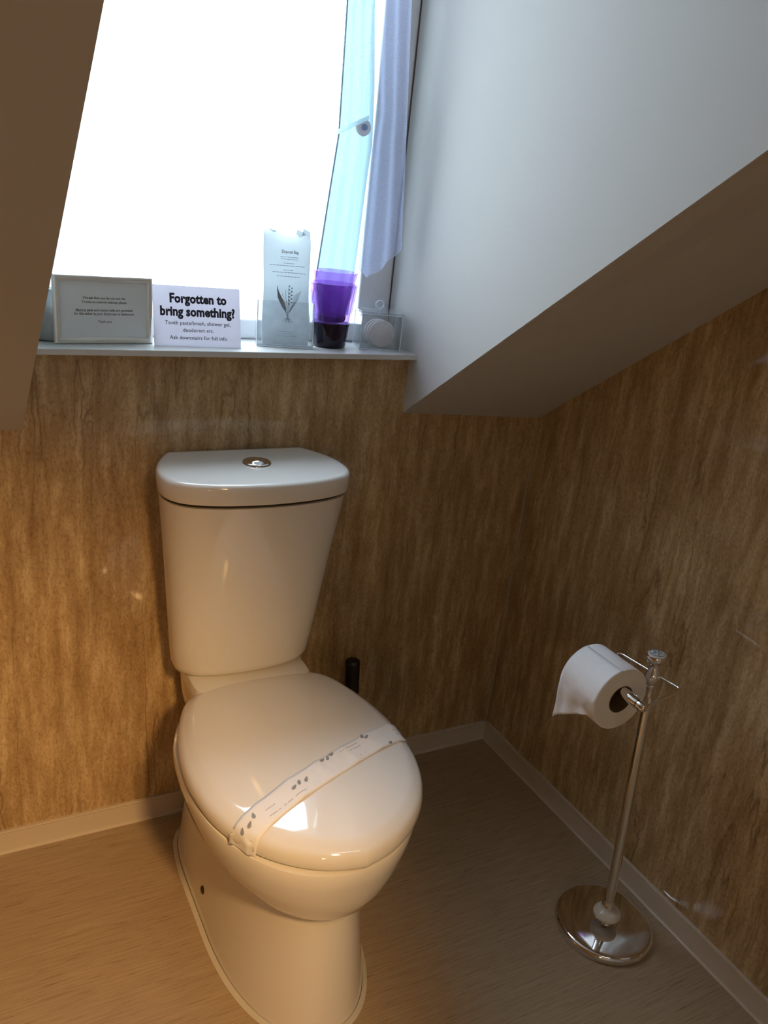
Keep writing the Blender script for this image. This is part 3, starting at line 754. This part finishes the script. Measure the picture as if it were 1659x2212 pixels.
# grey pot behind the picture frame
bm = bmesh.new(); lathe(bm, [(.030, 0), (.036, .004), (.040, .02), (.040, .045), (.034, .062), (.024, .072), (.018, .080), (.0185, .088), (.014, .089), (.012, .078), (.001, .076)], 36)
gp = link('glass_pot', bm, GREYCLOTH, None, True, 60, loc=(-1.088, .062, SILLZ+.0003)); tag(gp, 'small grey-green pot half hidden behind the framed notice', 'pot')

# ------------------------------------------------------------------ sheer curtains
def curtain_panel(name, left, right, ybase, hem, mat, parent, pleats=4, amp=.006, nu=40, nv=60, ztop=1.92):
    """left/right: (z, x) tables from the hem up; hem: height at fraction u"""
    bm = bmesh.new(); G = []
    for k in range(nv+1):
        row = []
        for i in range(nu+1):
            u_ = i/nu; zb = interp(hem, u_); z = zb+(ztop-zb)*k/nv
            x = interp(left, z)*(1-u_)+interp(right, z)*u_
            y = ybase+amp*math.sin(u_*pleats*2*PI+z*2.5)+.4*amp*math.sin(z*11+u_*5)
            row.append(bm.verts.new((x, y, z)))
        G.append(row)
    for a, b in zip(G, G[1:]):
        for i in range(nu): bm.faces.new((a[i], a[i+1], b[i+1], b[i]))
    return link(name, bm, mat, parent, True)
cr = empty('net_curtain', (-.49, .06, 1.90)); tag(cr, 'sheer white net curtain gathered at the right side of the window', 'curtain')
def place(o, root): o.location = -root.location; return o
place(curtain_panel('curtain_panel', [(1.12, -.572), (1.22, -.562), (1.47, -.539), (1.70, -.543), (1.95, -.546)],
      [(1.12, -.482), (1.24, -.474), (1.40, -.466), (1.46, -.462), (1.56, -.469), (1.70, -.485), (1.95, -.50)], .1035, [(0, 1.10), (1, 1.12)], SHEERL, cr, 3, .0028), cr)
place(curtain_panel('curtain_panel', [(1.20, -.500), (1.232, -.4985), (1.34, -.4955), (1.46, -.4935), (1.515, -.489), (1.70, -.505), (1.95, -.527)],
      [(1.20, -.402), (1.27, -.402), (1.43, -.412), (1.68, -.434), (1.95, -.452)], .042, [(0, 1.222), (.25, 1.205), (.5, 1.222), (.8, 1.250), (1, 1.27)], SHEER, cr, 2.5, .006), cr)
# stitched hem along the free edge
hp = [(-.5705, 1.14), (-.562, 1.22), (-.551, 1.34), (-.539, 1.47), (-.543, 1.70), (-.546, 1.92)]
bm = bmesh.new(); hv = [(bm.verts.new((x-.0018, .1005, z)), bm.verts.new((x+.0018, .1005, z))) for x, z in hp]
for (p, q), (p2, q2) in zip(hv, hv[1:]): bm.faces.new((p, q, q2, p2))
place(link('stitched_hem', bm, HEMM, cr, True), cr)
cl_ = empty('net_curtain', (-1.06, .07, 1.90)); tag(cl_, 'sheer white net curtain at the left side behind the framed notice', 'curtain')
place(curtain_panel('curtain_panel', [(1.12, -1.13), (1.95, -1.13)], [(1.12, -1.035), (1.22, -1.012), (1.30, -.985), (1.42, -.975), (1.56, -1.0), (1.95, -1.03)], .070,
      [(0, 1.10), (.6, 1.12), (1, 1.17)], SHEERT, cl_, 3, .008), cl_)
# curtain holdback on the frame
hb = empty('curtain_holdback', (-.4895, .100, 1.489)); tag(hb, 'small round white holdback knob behind the right net curtain', 'curtain holdback')
bm = bmesh.new(); lathe(bm, [(.004, -.012), (.004, 0), (.013, .001), (.0165, .004), (.016, .007), (.012, .009), (.001, .0095)], 28, axis=(0, -1, 0)); link('disc', bm, PVC, hb, True, 50)
bm = bmesh.new(); lathe(bm, [(.006, .009), (.006, .013), (.001, .014)], 20, axis=(0, -1, 0)); link('knob', bm, simple('blue grey knob', (.25, .33, .5), .4), hb, True, 50)
# tie ribbon from the holdback round the curtain
bm = bmesh.new(); prism(bm, [(-.590, .060, 1.452), (-.550, .055, 1.472), (-.500, .052, 1.500), (-.500, .052, 1.508), (-.550, .055, 1.482), (-.590, .060, 1.458)], (0, .0012, 0))
tie = link('curtain_tie', bm, SHEERT, cr); place(tie, cr)
